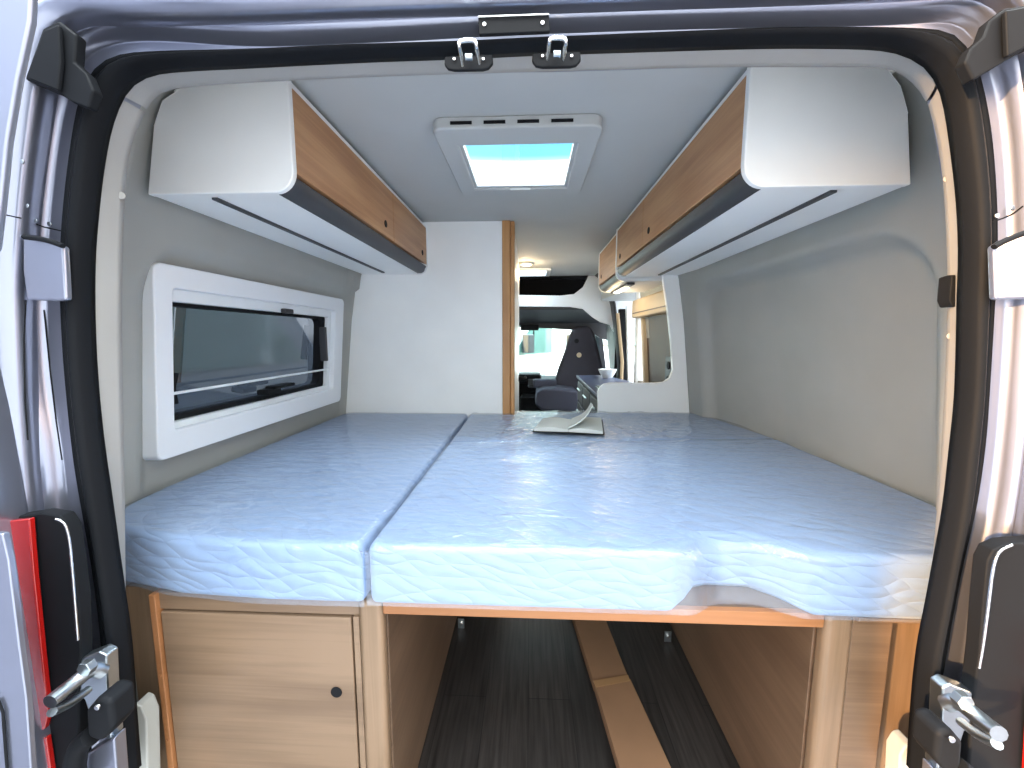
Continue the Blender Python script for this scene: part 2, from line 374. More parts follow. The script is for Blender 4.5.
for sx_ in (-1, 1):
    a, b = sorted((sx_*.79, sx_*1.0)); struct(box('wall_rear', 'paint', a, b, .60, .62, 0, 1.68, bevel=0), 'unseen filler box added to block light at the rear corner')  # out-of-view box, added to stop light leaking in past the pillar
    a, b = sorted((sx_*1.0, sx_*1.02)); struct(box('wall_left' if sx_ < 0 else 'wall_right', 'paint', a, b, .62, .88, 0, 1.70, bevel=0), 'unseen body side piece added against light leaks at the rear corner')  # unseen side filler, added to close the leak between trim and wall
struct(prism('roof', 'paint', [(-.98, .60, 1.60), (-.98, .83, 1.70), (-.98, .83, 1.74), (-.98, .60, 1.66)], (1.96, 0, 0), None, 0), 'unseen rear roof edge added to keep sun out above the header')  # unseen slab, added to shut the sun gap between header trim and ceiling
for x, y, s in ((122, 196, -1), (110, 337, -1), (112, 472, -1), (948, 179, 1), (951, 336, 1)):
    p = at(x, y, 'Y', .640); 
    nrm = Vector((-s*.45, -.85, 0)).normalized(); p = p-nrm*.001
    o = disc('trim_screw', 'liner_trim', p, .0058, nrm, .005, bevel=.0015)
    place = {196: 'upper screw cap on the left door pillar trim', 337: 'screw cap on the left pillar trim level with the window', 472: 'lowest screw cap on the left pillar trim just above the bed', 179: 'upper screw cap on the right door pillar trim', 336: 'screw cap on the right pillar trim below the black clip'}[y]
    tag(o, place, 'screw cap', 'screw caps on the rear pillar trims')
tag(prism_px('trim_clip', 'black', [(952, 276), (962, 273), (963, 306), (953, 307), (950, 300)], .625, .02, bevel=.002), 'small black plastic clip beside the right side of the door seal', 'clip')

# ------------------------------------------------------------------ door seal
N = 160
ci = contour(INNER, .60, N); co = contour(OUTER, .60, N)
prof = [(0, .01), (.02, -.006), (.12, -.014), (.3, -.012), (.38, -.002), (.46, -.010), (.56, -.022), (.75, -.026), (.92, -.018), (1.0, -.004), (1.0, .005), (0, .005), (0, .01)]
rows = [[co[i].lerp(ci[i], t)+Vector((0, d, 0)) for i in range(N)] for t, d in prof]
tag(loft('door_seal', 'rubber', rows), 'black rubber weather seal running round the rear door opening', 'seal')

# ------------------------------------------------------------------ van body around the opening
BODY1 = [(100, 768), (92, 680), (84, 600), (72, 560), (66, 500), (60, 440), (50, 392), (46, 341), (45, 290), (46, 256), (50, 200), (58, 133), (66, 96), (80, 60), (104, 44), (140, 38), (256, 47), (330, 44), (400, 41), (470, 37), (512, 34.5), (560, 33), (640, 30), (768, 27), (850, 26), (905, 24), (945, 20), (966, 26), (984, 50), (996, 84), (1004, 135), (1008, 200), (1009, 256), (1006, 320), (1002, 386), (998, 440), (990, 507), (978, 560), (968, 628), (958, 695), (952, 768)]
BODY2 = [(80, 768), (72, 680), (66, 600), (56, 560), (48, 500), (42, 440), (36, 392), (33, 341), (32, 290), (33, 256), (37, 200), (46, 133), (54, 90), (66, 50), (92, 30), (140, 29), (256, 26.5), (330, 23.5), (400, 20.5), (470, 18), (512, 16.5), (560, 15), (640, 12), (768, 8), (850, 6), (905, 3), (950, -2), (985, 8), (1004, 35), (1014, 74), (1022, 135), (1026, 200), (1028, 256), (1026, 320), (1022, 386), (1016, 440), (1006, 507), (996, 560), (990, 628), (980, 695), (974, 768)]
BODY3 = [(56, 768), (50, 680), (44, 600), (38, 560), (32, 500), (27, 440), (24, 392), (22, 341), (20, 290), (22, 256), (26, 200), (34, 133), (42, 80), (50, 40), (70, 16), (140, 19), (256, 17), (330, 14), (400, 11.5), (470, 9), (512, 7.5), (560, 6), (640, 3), (768, -1), (850, -4), (905, -8), (960, -14), (1005, -5), (1026, 25), (1036, 64), (1044, 135), (1050, 200), (1052, 256), (1050, 320), (1046, 386), (1040, 440), (1032, 507), (1024, 560), (1018, 628), (1010, 695), (1004, 768)]
BODY4 = [(26, 768), (22, 680), (16, 600), (10, 560), (5, 500), (0, 440), (-4, 392), (-6, 341), (-8, 290), (-6, 256), (0, 200), (10, 133), (20, 70), (32, 25), (50, -2), (140, 3), (256, 1), (330, -2), (400, -5), (470, -7), (512, -9), (560, -10), (640, -13), (768, -18), (850, -22), (905, -26), (965, -35), (1020, -25), (1050, 5), (1062, 54), (1072, 135), (1078, 200), (1080, 256), (1078, 320), (1074, 386), (1066, 440), (1060, 507), (1052, 560), (1046, 628), (1038, 695), (1032, 768)]
cs = [(OUTER, .60), (BODY1, .598), (BODY2, .60), (BODY3, .56), (BODY4, .57)]
CC = [contour(c, y, 200) for c, y in cs]
def blend(a, b, n, bulge):
    out = []
    for k in range(n):
        t = k/n; out.append([p.lerp(q, t)-Vector((0, bulge*sin(pi*t), 0)) for p, q in zip(a, b)])
    return out
rows = blend(CC[0], CC[1], 6, .0)+blend(CC[1], CC[2], 8, .022)+blend(CC[2], CC[3], 6, -.015)+blend(CC[3], CC[4], 8, .02)+[CC[4]]
back = [[p+Vector((0, .16, 0)) for p in CC[4]]]
o = loft('wall_rear', 'paint', rows+back)
struct(o, 'silver painted rear bodywork around the door opening')
body = o
dg0 = bpy.context.evaluated_depsgraph_get()
def on_body(x, y):
    d = (FW+RT*((x-CX)/F)+UP*(-(y-CY)/F)).normalized(); dg = bpy.context.evaluated_depsgraph_get()
    h = S.ray_cast(dg, CAM, d); return h[1]-d*.001 if h[0] else at(x, y, 'Y', .57)
for pts in ([(2, 214), (20, 218), (44, 227), (66, 232)], [(992, 222), (1004, 218), (1014, 213), (1023, 206)], [(26, 300), (24, 340), (25, 400), (28, 440)], [(44, 310), (50, 370), (56, 420), (62, 460)]):
    tube('panel_seam', 'black', [on_body(x, y) for x, y in pts], .0009, body)
for x, y in ((28, 206), (36, 221), (50, 224), (23, 162), (1012, 208), (996, 216)):
    disc('bolt', 'zinc', on_body(x, y), .003, (0, -1, 0), .002, body, bevel=.0008)
# seam lines and pressed recess for the door check on both pillars
def strip(name, px, Y, w, mat, label, cat, parent=None):
    o = tube(name, mat, resample(smooth_line([at(x, y, 'Y', Y) for x, y in px]), 24), w, parent)
    return o
for side in (-1, 1):
    if side < 0: pts = [(22, 236), (40, 236), (63, 246), (66, 300), (60, 301), (26, 300), (22, 270)]; lip = [(24, 237), (44, 239), (63, 246)]; lab = 'pressed metal pocket in the left rear pillar'
    else: pts = [(994, 246), (1003, 240), (1024, 232), (1045, 230), (1045, 298), (1024, 299), (996, 300)]; lip = [(994, 247), (1006, 240), (1030, 231)]; lab = 'pressed metal pocket in the right rear pillar'
    t = thing('pillar_pocket', lab, 'body panel', at(*pts[0], 'Y', .57)-Vector((0, 0, .05)))
    prism_px('pocket_plate', 'paint', pts, .556, .010, t, .004, 4)
    tube('pocket_lip', 'black', resample(smooth_line([at(x, y, 'Y', .548) for x, y in lip]), 12), .0035, t)
# roof-edge drip rail above the doors (dark band)
RAIL = [[(60, 12), (140, 25), (256, 21), (400, 14), (512, 10), (640, 6), (768, 2), (900, -6)]]
# ---- centre strike plate
t = thing('strike_plate', 'black rectangular metal plate with two screws above the rear door opening', 'metal plate', at(513, 32, 'Y', .56))
prism_px('plate', 'black', [(478, 17), (549, 14), (550, 31), (479, 34)], .555, .006, t, .001)
prism_px('top_edge', 'steel', [(478, 15.5), (549, 13), (549, 14.6), (478, 17.2)], .552, .004, t, .0005)
for x, y in ((484.5, 25.5), (542.5, 24)):
    disc('screw', 'steel', at(x, y, 'Y', .556), .0026, (0, -1, 0), .003, t, bevel=.0008)
# ---- lock strikers with steel hoops hanging below the header seal
for cx, cy, lab in ((468.5, 61, 'left black lock striker with a bent steel hoop on the door header'), (556.5, 58, 'right black lock striker with a bent steel hoop on the door header')):
    c = at(cx, cy, 'Y', .575)
    t = thing('lock_striker', lab, 'door striker', c, 'lock strikers on the door header')
    P = [(-24, -5), (24, -7), (24.5, 2), (20, 7), (14, 8.5), (-14, 9), (-21, 7.5), (-24.5, 3)]
    prism_px('plate', 'black', [(cx+a, cy+b) for a, b in P], .572, .006, t, .002)
    d = 1 if cx < 500 else 0
    h = [(cx-4-2*d, cy+4), (cx-8-1*d, cy-14), (cx-9-1*d, cy-18), (cx-6-d, cy-20.5), (cx+5-d, cy-21), (cx+8-d, cy-19), (cx+8, cy-15), (cx+8+3*d, cy+2)]
    if not d: h = [(cx-9, cy+1), (cx-7.5, cy-16), (cx-6, cy-19), (cx-3, cy-20), (cx+6, cy-20), (cx+9, cy-18.5), (cx+9.5, cy-15), (cx+7, cy+1)]
    w_ = [at(x, y, 'Y', .53 if i not in (0, len(h)-1) else .565) for i, (x, y) in enumerate(h)]
    tube('hoop', 'steel', resample(smooth_line(w_), 40), .0024, t)
    tube('roller', 'zinc', [at(cx-3, cy-4, 'Y', .562), at(cx+4, cy-4, 'Y', .562)], .004, t)
    for s in (-14, 15): disc('screw', 'steel', at(cx+s, cy-1, 'Y', .572), .002, (0, -1, 0), .003, t, bevel=.0006)

# ---- upper hinge covers (black rubber corners)
t = thing('hinge_cover', 'black rubber hinge cover at the top left corner of the opening', 'hinge cover', at(60, 105, 'Y', .52), 'upper hinge covers')
prism_px('cover', 'black', [(42, 28), (58, 20), (76, 34), (74, 62), (86, 73), (93, 90), (88, 108), (72, 102), (58, 93), (24, 79)], .545, .014, t, .003, 3)
prism_px('fold', 'black', [(43, 30), (58, 24), (60, 60), (57, 90), (25, 77)], .538, .006, t, .002, 3)
t = thing('hinge_cover', 'black rubber hinge cover at the top right corner of the opening', 'hinge cover', at(1000, 80, 'Y', .52), 'upper hinge covers')
prism_px('cover', 'black', [(990, 20), (1005, 8), (1040, 2), (1060, 34), (1024, 50), (1004, 62), (974, 80), (965, 62), (971, 48), (984, 36)], .545, .014, t, .003, 3)
prism_px('fold', 'black', [(1006, 10), (1038, 4), (1050, 36), (1024, 48), (1008, 56)], .538, .006, t, .002, 3)

# ---- tail lights in their dark housings
def tail(side, lab, house, lens, rim, low):
    t = thing('tail_light', lab, 'tail light', at(*house[0], 'Y', .55), 'tail lights beside the opening')
    prism_px('housing', 'black', house, .542, .02, t, .003, 3)
    prism_px('lens', 'red', lens, .532, .008, t, .002, 3)
    tube('chrome_rim', 'steel', resample(smooth_line([at(x, y, 'Y', .53) for x, y in rim]), 30), .0016, t)
    prism_px('lower_lens', 'red', low, .532, .008, t, .002, 3)
    return t
tail(-1, 'red and black tail light left of the rear opening', [(6, 518), (40, 513), (60, 516), (68, 528), (73, 560), (78, 600), (80, 650), (78, 700), (80, 780), (10, 780)],
     [(8, 521), (29, 519), (33, 570), (40, 640), (48, 715), (44, 730), (30, 735), (20, 640)], [(56, 519), (65, 522), (70, 540), (74, 590), (78, 640)], [(30, 742), (46, 738), (52, 780), (30, 780)])
tail(1, 'black cased tail light with red lens right of the rear opening', [(1060, 540), (1008, 544), (994, 550), (988, 562), (984, 600), (980, 650), (974, 700), (968, 780), (1060, 780)],
     [(1036, 690), (1032, 700), (1027, 780), (1060, 780), (1060, 690)], [(1012, 545), (999, 550), (993, 566), (989, 600), (984, 640), (979, 668)], [(1044, 640), (1040, 680), (1060, 680), (1060, 640)])
# ---- rear door panels, swung open to both sides
def door(n, side, pxs, lab):
    h = holder('door_'+str(n), at(*pxs[0], 'Y', .45), lab)
    prism_px('door_panel', 'paint', pxs, .44, .008, h, .002, 3)
    return h
d1 = door(1, -1, [(-60, 530), (2, 534), (8, 560), (18, 640), (26, 700), (32, 790), (-60, 790)], 'edge of the silver left rear door standing open')
tube('press_line', 'black', [at(x, y, 'Y', .438) for x, y in ((-2, 700), (3, 712), (8, 780))], .0016, d1)
prism_px('upper_door_edge', 'paint', [(-60, -40), (32, -40), (29, 20), (16, 80), (6, 140), (0, 200), (-6, 250), (-60, 270)], .42, .008, d1, .003, 2)
# ---- lower hinges
def hinge(s, par, f):
    t = bpy.data.objects.new('door_hinge', None); col.objects.link(t); t.parent = par; t.location = at(*f(95, 720), 'Y', .55)-par.location; t['label'] = 'zinc hinge with black knuckle'
    X = lambda pts: [f(*p) for p in pts]
    prism_px('bracket', 'zinc', X([(72, 662), (98, 652), (106, 656), (108, 700), (112, 740), (96, 738), (84, 700), (70, 690)]), .545, .02, t, .003)
    a = [at(*f(x, y), 'Y', v) for x, y, v in ((50, 702, .47), (74, 683, .50), (92, 668, .52), (103, 672, .53))]
    tube('arm', 'zinc', resample(smooth_line(a), 16), .010, t)
    a = [at(*f(x, y), 'Y', v) for x, y, v in ((52, 712, .47), (70, 704, .50), (88, 690, .53))]
    tube('lower_arm', 'zinc', resample(smooth_line(a), 16), .006, t)
    disc('bolt', 'zinc', at(*f(92, 664), 'Y', .515), .011, (0, -1, 0), .012, t, n=6, bevel=.001)
    prism_px('knuckle', 'black', X([(84, 712), (96, 698), (110, 702), (113, 730), (100, 744), (86, 738)]), .51, .04, t, .008, 3)
    disc('pin', 'steel', at(*f(99, 706), 'Y', .508), .004, (0, -1, 0), .004, t, bevel=.001)
    tube('check_strap', 'black', resample(smooth_line([at(*f(x, y), 'Y', .52) for x, y in ((92, 735), (78, 745), (74, 768), (74, 790))]), 16), .014, t)
    prism_px('foot_plate', 'paint', X([(84, 756), (114, 738), (118, 790), (90, 790)]), .54, .02, t, .003)
box('unseen_outer_skin', 'paint', -.80, -.77, -.34, .56, .0, 1.75, d1, .01)  # unseen part of the door, placed and sized to block the sun
d2 = holder('door_2', (.9, .3, .0), 'silver right rear door standing open beside the frame')
box('unseen_outer_skin', 'paint', .86, .90, -.30, .46, .0, 1.75, d2, .01)
hinge(-1, d1, lambda x, y: (x, y))
hinge(1, d2, lambda x, y: (1049-x, y+32))

# ------------------------------------------------------------------ side window 1
def wx(y, z, off=0): return -(.897+(1.284-z)*.085)+off
def wloop(y0, y1, z0, z1, off, r=.012, n=4, dz=0):
    P = []
    for cy, cz, a in ((y1-r, z1-r, 0), (y0+r, z1-r, 90), (y0+r, z0+r, 180), (y1-r, z0+r, 270)):
        for k in range(n+1):
            y = cy+r*cos(radians(a+90*k/n)); z = cz+r*sin(radians(a+90*k/n)); P.append((wx(y, z, off), y, z))
    return P
w1 = holder('window_1', (-.92, 1.4, .8), 'wide smoked glass camper window in a white plastic frame')
ring('window_frame', 'frame_white', wloop(.918, 1.88, .798, 1.282, .022, .02), wloop(.968, 1.80, .868, 1.226, .022, .014), (-.085, 0, 0), w1, .005, 3)
ring('blind_cassette', 'screen', wloop(.962, 1.805, .863, 1.23, .002, .004), wloop(.966, 1.775, .885, 1.195, .002, .004), (-.02, 0, 0), w1, .002)
ring('gasket', 'black', wloop(.965, 1.78, .88, 1.20, -.014, .02), wloop(.972, 1.735, .90, 1.185, -.014, .03), (-.03, 0, 0), w1, .003)
prism('pane', 'glass_dark', wloop(.965, 1.79, .875, 1.205, -.04, .02), (-.005, 0, 0), w1, 0)
tube('blind_bar', 'screen', [(wx(1, .965, .01), 0.968, .962), (wx(1.77, .965, .01), 1.775, .962)], .004, w1)
for y in (1.755, 1.768): tube('guide_rail', 'screen', [(wx(y, 1.19, .0), y, 1.19), (wx(y, .885, .0), y, .885)], .0025, w1)
lt = boxes('latch', 'groove', [(-.885, -.865, 1.40, 1.45, 1.19, 1.207)], w1, .004)
lb = boxes('latch', 'black', [(-.945, -.90, 1.33, 1.40, .905, .925), (-.935, -.895, 1.36, 1.48, .922, .934)], w1, .004)
tube('stay_arm', 'black', resample(smooth_line([Vector((wx(1.02, .95, -.02), 1.015, .93)), Vector((wx(1, 1, -.02), 1.005, .97)), Vector((wx(1, 1, -.02), 1.02, 1.01))]), 8), .006, w1)
box('hinge_stay', 'groove', -.93, -.90, 1.735, 1.75, 1.0, 1.15, w1, .003)

# ------------------------------------------------------------------ upper lockers
def rp(x0, x1, z0, z1, Y, cx, cut=None, r=.045, n=8):
    """locker end section: x0 wall side, x1 room side with a rounded lower corner"""
    s = 1 if x1 > x0 else -1; P = []
    for k in range(n+1):
        a = radians(-90+90*k/n); P.append((x1-s*r+s*r*cos(a), Y, z0+r+r*sin(a)))
    P += [(x1, Y, z1)]+cut+[(x0, Y, z0)]
    return P
def locker(side, y0, y1, xin, xout, z0, z1, lab, doors, cut, group='overhead lockers', tube_gap=True):
    t = thing('overhead_locker', lab, 'locker', ((xin+xout)/2, (y0+y1)/2, z0), group)
    s = -side
    prism('side_panel', 'white', rp(xout, xin, z0, z1, y0, 0, cut), (0, .016, 0), t, .003, 3)
    prism('end_panel', 'white', rp(xout, xin, z0, z1, y1-.012, 0, cut), (0, .012, 0), t, .002)
    box('bottom_panel', 'white', min(xout, xin-s*.048), max(xout, xin-s*.048), y0+.016, y1-.012, z0+.002, z0+.016, t, .001)
    box('top_panel', 'white', min(xout-s*.06, xin-s*.004), max(xout-s*.06, xin-s*.004), y0+.016, y1-.012, z1-.014, z1, t, .001)
    # dark rounded rail between bottom and doors
    P = []
    for k in range(7):
        a = radians(-90+78*k/6); P.append((xin-s*.047+s*.043*cos(a), y0+.016, z0+.045+.043*sin(a)))
    P += [(xin-s*.03, y0+.016, z0+.045), (xin-s*.047, y0+.016, z0+.015)]
    prism('rail', 'groove', P, (0, y1-y0-.028, 0), t, .001)
    xm = xin-s*.20
    if tube_gap: box('groove_strip', 'dark', xm-.007, xm+.007, y0+.03, y1-.07, z0-.003, z0+.004, t, .001)
    ed = [y0+.016]+doors+[y1-.012]
    for a, b in zip(ed, ed[1:]):
        d = box('door', 'oak_door', min(xin-s*.002, xin-s*.018), max(xin-s*.002, xin-s*.018), a+.001, b-.0015, z0+.044, z1-.012, t, .0015)
        kk = b-.085 if s > 0 or True else a
        disc('finger_hole', 'black', (xin-s*.0025, kk, z0+.085), .012, (s, 0, 0), .0025, d, bevel=.0006)
    return t
locker(-1, .87, 2.0, -.502, -.828, 1.412, 1.64, 'oak fronted overhead locker with white end panel on the left side', [1.51], [(-.70, .87, 1.64), (-.775, .87, 1.60), (-.80, .87, 1.55)])
locker(1, .87, 2.10, .428, .755, 1.407, 1.64, 'oak fronted overhead locker with sunlit end panel on the right side', [1.62], [(.67, .87, 1.64), (.715, .87, 1.59), (.735, .87, 1.54)])
klock = locker(1, 2.13, 2.66, .437, .74, 1.392, 1.64, 'narrow far overhead locker above the kitchen', [], [(.70, 2.13, 1.64), (.74, 2.13, 1.5)], tube_gap=False)
tl = bpy.data.objects.new('strip_light', None); col.objects.link(tl); tl.parent = klock; tl.location = Vector((.53, 2.4, 1.38))-klock.location; tl['label'] = 'slim warm strip light'
box('housing', 'groove', .51, .55, 2.18, 2.62, 1.380, 1.392, tl); box('diffuser', 'tube', .515, .545, 2.28, 2.55, 1.374, 1.381, tl)

# ------------------------------------------------------------------ partitions at the foot of the bed
struct(box('wall_back', 'white', -.97, -.137, 1.995, 2.02, 0, 1.66, bevel=.001), 'white washroom wall at the far end of the bed')
dj = holder('door_3', (-.11, 2.02, 0), 'orange oak door jamb at the edge of the washroom wall')
box('jamb', 'oak_jamb', -.137, -.098, 1.985, 2.03, 0, 1.66, dj, .003)
box('jamb_stop', 'oak_jamb', -.098, -.078, 2.0, 2.05, 0, 1.66, dj, .003)
hd0 = holder('door_5', (-.1, 2.6, 0), 'washroom door beyond the oak jamb')
box('door_panel', 'white', -.12, -.085, 2.05, 3.1, 0, 1.66, hd0, .002)
hd = bpy.data.objects.new('door_handle', None); col.objects.link(hd); hd.parent = hd0; hd.location = (.02, .4, .79); hd['label'] = 'small black handle'
tube('lever', 'black', [(-.085, 2.98, .80), (-.04, 2.98, .80), (-.035, 3.05, .80)], .012, hd); disc('rose', 'black', (-.086, 2.98, .80), .024, (1, 0, 0), .008, hd)
outl = [(598, 470), (598, 392), (600, 387), (604, 384), (610, 383), (655, 383), (664, 382), (670, 378), (673, 370), (671, 340), (667, 305), (664, 286), (662, 270), (683, 270), (685, 290), (688, 330), (694, 470)]
struct(prism_px('wall_right_end', 'white', outl, 2.06, .025, None, .004, 3), 'white cut-out panel between bed and kitchen')
bpy.data.objects['wall_right_end'].name = 'wall_front'

# ------------------------------------------------------------------ base cabinets and bed board
ZB = .60
cab = thing('storage_cabinet', 'light oak base cabinet with a finger-hole door under the left mattress', 'cabinet', (-.53, .9, 0))
box('side_panel', 'oak_y', -.302, -.284, .735, 1.97, 0, ZB-.004, cab, .002)
box('corner_post', 'oak_z', -.333, -.284, .705, .735, 0, ZB-.002, cab, .012, 4)
boxes('front_frame', 'oak', [(-.748, -.333, .718, .735, .56, ZB-.003), (-.345, -.333, .712, .735, 0, .56), (-.735, -.345, .730, .738, 0, .56)], cab, .001)
box('edge_strip', 'oak_edge', -.757, -.744, .708, .735, 0, ZB-.004, cab, .002)
box('side_filler', 'oak_z', -.835, -.757, .735, .75, 0, ZB-.006, cab, .002)
dr = box('door', 'oak', -.742, -.350, .714, .731, .03, .556, cab, .003, 3)
disc('finger_hole', 'black', at(336.5, 692, 'Y', .7135), .0115, (0, -1, 0), .0015, dr, bevel=.0005)
for z in (.42, .27): disc('screw', 'oak_edge', (-.7505, .708, z), .003, (0, -1, 0), .002, cab)
box('rear_panel', 'oak', -.9, -.302, 1.95, 1.965, 0, ZB-.01, cab, .001)
cr = thing('bed_base_cabinet', 'light oak box section standing under the right end of the bed', 'cabinet', (.65, .9, 0))
box('side_panel', 'oak_y', .548, .566, .735, 1.97, 0, ZB-.004, cr, .002)
box('corner_post', 'oak_z', .548, .60, .705, .735, 0, ZB-.004, cr, .012, 4)
box('front_panel', 'oak', .60, .672, .712, .735, 0, ZB-.010, cr, .002)
box('side_filler', 'oak_z', .672, .80, .735, .75, 0, ZB-.010, cr, .002)
box('top_lip', 'oak', .60, .755, .70, .735, ZB-.010, ZB-.002, cr, .002)
for x, lab in ((-.2, 'left'), (.52, 'right')): pass
bd = thing('bed_board', 'oak bed board with orange front edge bridging the two base cabinets', 'board', (.13, 1.3, .57))
box('slab', 'oak_y', -.284, .546, .722, 1.97, .575, ZB-.001, bd, .001)
box('front_edge', 'oak_edge', -.283, .546, .708, .722, .571, ZB-.001, bd, .002)
# small label tag seen in the mattress notch
prism_px('recess_plate', 'screen', [(711, 588), (742, 589), (738, 597), (714, 597)], .778, .012, bd, .002)
def clip(x, y, Y, lab):
    t = thing('panel_bracket', lab, 'bracket', at(x, y, 'Y', Y))
    c = at(x, y, 'Y', Y); s = 1 if x < 550 else -1
    boxes('plate', 'zinc', [(c.x-.012, c.x+.012, c.y, c.y+.004, c.z-.02, c.z+.02)], t, .001)
    disc('screw', 'steel', c+Vector((0, 0, .004)), .006, (0, -1, 0), .006, t, bevel=.001)
clip(461, 624, 1.40, 'small metal bracket under the bed board near the left cabinet side')
clip(668, 637, 1.36, 'small metal bracket under the bed board near the right cabinet side')
for nm, x0, x1, lab in (('floor_rail', -.884, -.83, None),): pass
# grey sill pieces at the foot of the pillars
tag(prism_px('sill_trim', 'liner', [(134, 704), (141, 707), (146, 720), (148, 790), (130, 790)], .66, .03, bevel=.004), 'pale grey moulded trim at the foot of the left pillar', 'trim piece')
tag(prism_px('sill_trim', 'liner', [(914, 744), (906, 746), (900, 756), (898, 790), (915, 790)], .66, .03, bevel=.004), 'pale grey moulded trim at the foot of the right pillar', 'trim piece')

# cardboard carton on the floor
cb = thing('cardboard_box', 'long narrow brown cardboard box lying on the dark floor under the bed', 'box', (.2, 1.1, 0))
def fl(x, y, z=.035): return at(x, y, 'Z', z)
a0, a1, b0, b1 = fl(572, 620), fl(606, 620), fl(618, 768), fl(672, 768)
dv = (b0-a0); dv.normalize()
m0 = a0+(b0-a0)*.0; 
far0, far1 = fl(572, 620)+Vector((-.03, .35, 0)), fl(606, 620)+Vector((-.03, .35, 0))
nr0 = b0+(b0-a0)*.25; nr1 = b1+(b1-a1)*.25
def carton(name, p):
    return prism(name, 'card', p, (0, 0, -.032), cb, .003)
ca, cc = fl(594, 683), fl(629, 678)
carton('box_half', [far0, far1, cc, ca]); carton('box_half', [ca+Vector((.001, -.004, .004)), cc+Vector((.003, -.004, .004)), nr1+Vector((0, 0, .004)), nr0+Vector((0, 0, .004))])
prism('tape', 'tape', [fl(593, 681, .0395), fl(628, 675, .0395), fl(630, 681, .0395), fl(596, 687.5, .0395)], (0, 0, .001), cb, 0)

# ------------------------------------------------------------------ mattresses
ZT = .722
def mattress(name, plan, lab):
    return tag(prism(name, 'mattress', [(x, y, ZB) for x, y in plan], (0, 0, ZT-ZB), None, .015, 4), lab, 'mattress', 'bed mattress sections')
P1 = [(-.312, .692), (-.312, 1.975), (-.90, 1.975), (-.945, 1.95), (-.945, .95), (-.93, .84), (-.885, .765), (-.84, .735), (-.68, .702), (-.5, .692)]
P2 = [(-.302, .692), (.262, .692), (.297, .725), (.33, .765), (.36, .775), (.44, .772), (.475, .745), (.515, .692), (.72, .690), (.78, .715), (.88, .81), (.935, .92), (.942, 1.05), (.940, 1.525), (-.296, 1.40)]
P3 = [(-.296, 1.408), (.84, 1.523), (.81, 2.045), (-.13, 2.045), (-.14, 1.975), (-.302, 1.975)]
P3 = [(-.296, 1.408), (.940, 1.533), (.86, 2.045), (-.07, 2.045), (-.07, 1.975), (-.302, 1.975)]
m1 = mattress('mattress', P1, 'left white mattress section sheathed in clear plastic above the cabinet door')
m2 = mattress('mattress', P2, 'largest white mattress section in the middle with a notch in its front edge')
m3 = mattress('mattress', P3, 'narrow far mattress strip in clear plastic carrying the open book')
def ridged(v, o=4):
    s = 0; a = 1; f = 1
    for k in range(o):
        s += a*(1-abs(noise.noise(v*f+Vector((k*7.3, 0, 0)))*2)); a *= .5; f *= 2.1
    return s/1.9
def wrap(parent, x0, x1, yf, yb, zt, zb, nx, ny, amp, seed, aniso=(3, 3), corner=None, ang=0.0):
    """loose film: sheet over the top, round the front edge and down the face"""
    rows = []; ca_, sa_ = cos(ang), sin(ang)
    for i in range(nx+1):
        x = x0+(x1-x0)*i/nx; Yf = yf(x); Yb = yb(x); path = []
        for j in range(ny+1):
            t = j/ny; path.append((Yb+(Yf+.016-Yb)*t, zt, (0, 0, 1)))
        for k in range(1, 7):
            a = radians(90*k/6); path.append((Yf+.016-.016*sin(a), zt-.016+.016*cos(a), (0, -sin(a), cos(a))))
        nf = max(4, ny//7)
        for k in range(1, nf+1): path.append((Yf, zt-.016-(zt-.016-zb)*k/nf, (0, -1, 0)))
        row = []
        for (y, z, n) in path:
            u, v = x*ca_-y*sa_, x*sa_+y*ca_
            dd_ = min(x-x0, x1-x); r_ = .02
            if n[2] > .3 and dd_ < r_: z -= r_-sqrt(max(0, r_*r_-(r_-dd_)**2))
            w = ridged(Vector((u*aniso[0], v*aniso[1], z*6+seed)))**3
            w2_ = noise.noise(Vector((u*2, v*2, seed+z*3)))
            e = 1 if n[2] > .9 else 1.3
            d = amp*e*(w*.8+.35*w2_)*(.55+1.5*exp(-((x-.28)**2/.16+(y-1.55)**2/.22)))
            if z <= zb+.001: d *= .3
            row.append(Vector((x+(.004*w if n[2] < .5 else 0), y+n[1]*d, z+n[2]*max(d, -.001))))
        rows.append(row)
    o = loft('plastic_cover', 'film', rows, parent)
    if o.data.polygons[len(o.data.polygons)//3].normal.z < 0: o.data.flip_normals()
    return o
def yf1(x): return .686+.015*sstep(.5, .7, -x)+.03*sstep(.68, .84, -x)+max(0, -x-.84)*.9
wrap(m1, -.94, -.309, yf1, lambda x: 1.965, ZT+.003, ZB+.001, 130, 150, .006, 1.0, (2.2, 9), ang=.9)
def yf2(x): return .686+.9*max(0, x-.75)
def wf2(x): return yf2(x)+(.035*sstep(.29, .36, x)*(1-sstep(.42, .50, x)))
wrap(m2, -.3045, .938, wf2, lambda x: 1.40+(x+.296)*.1, ZT+.003, ZB+.004, 200, 150, .007, 5.0, (3, 8), ang=-.7)
wrap(m3, -.299, .935, lambda x: 1.408+(x+.296)*.1, lambda x: 1.972+.07*sstep(-.09, -.07, x)-max(0, x-.86)*6, ZT+.003, ZT-.05, 150, 110, .014, 9.0, (9, 4), ang=.25)

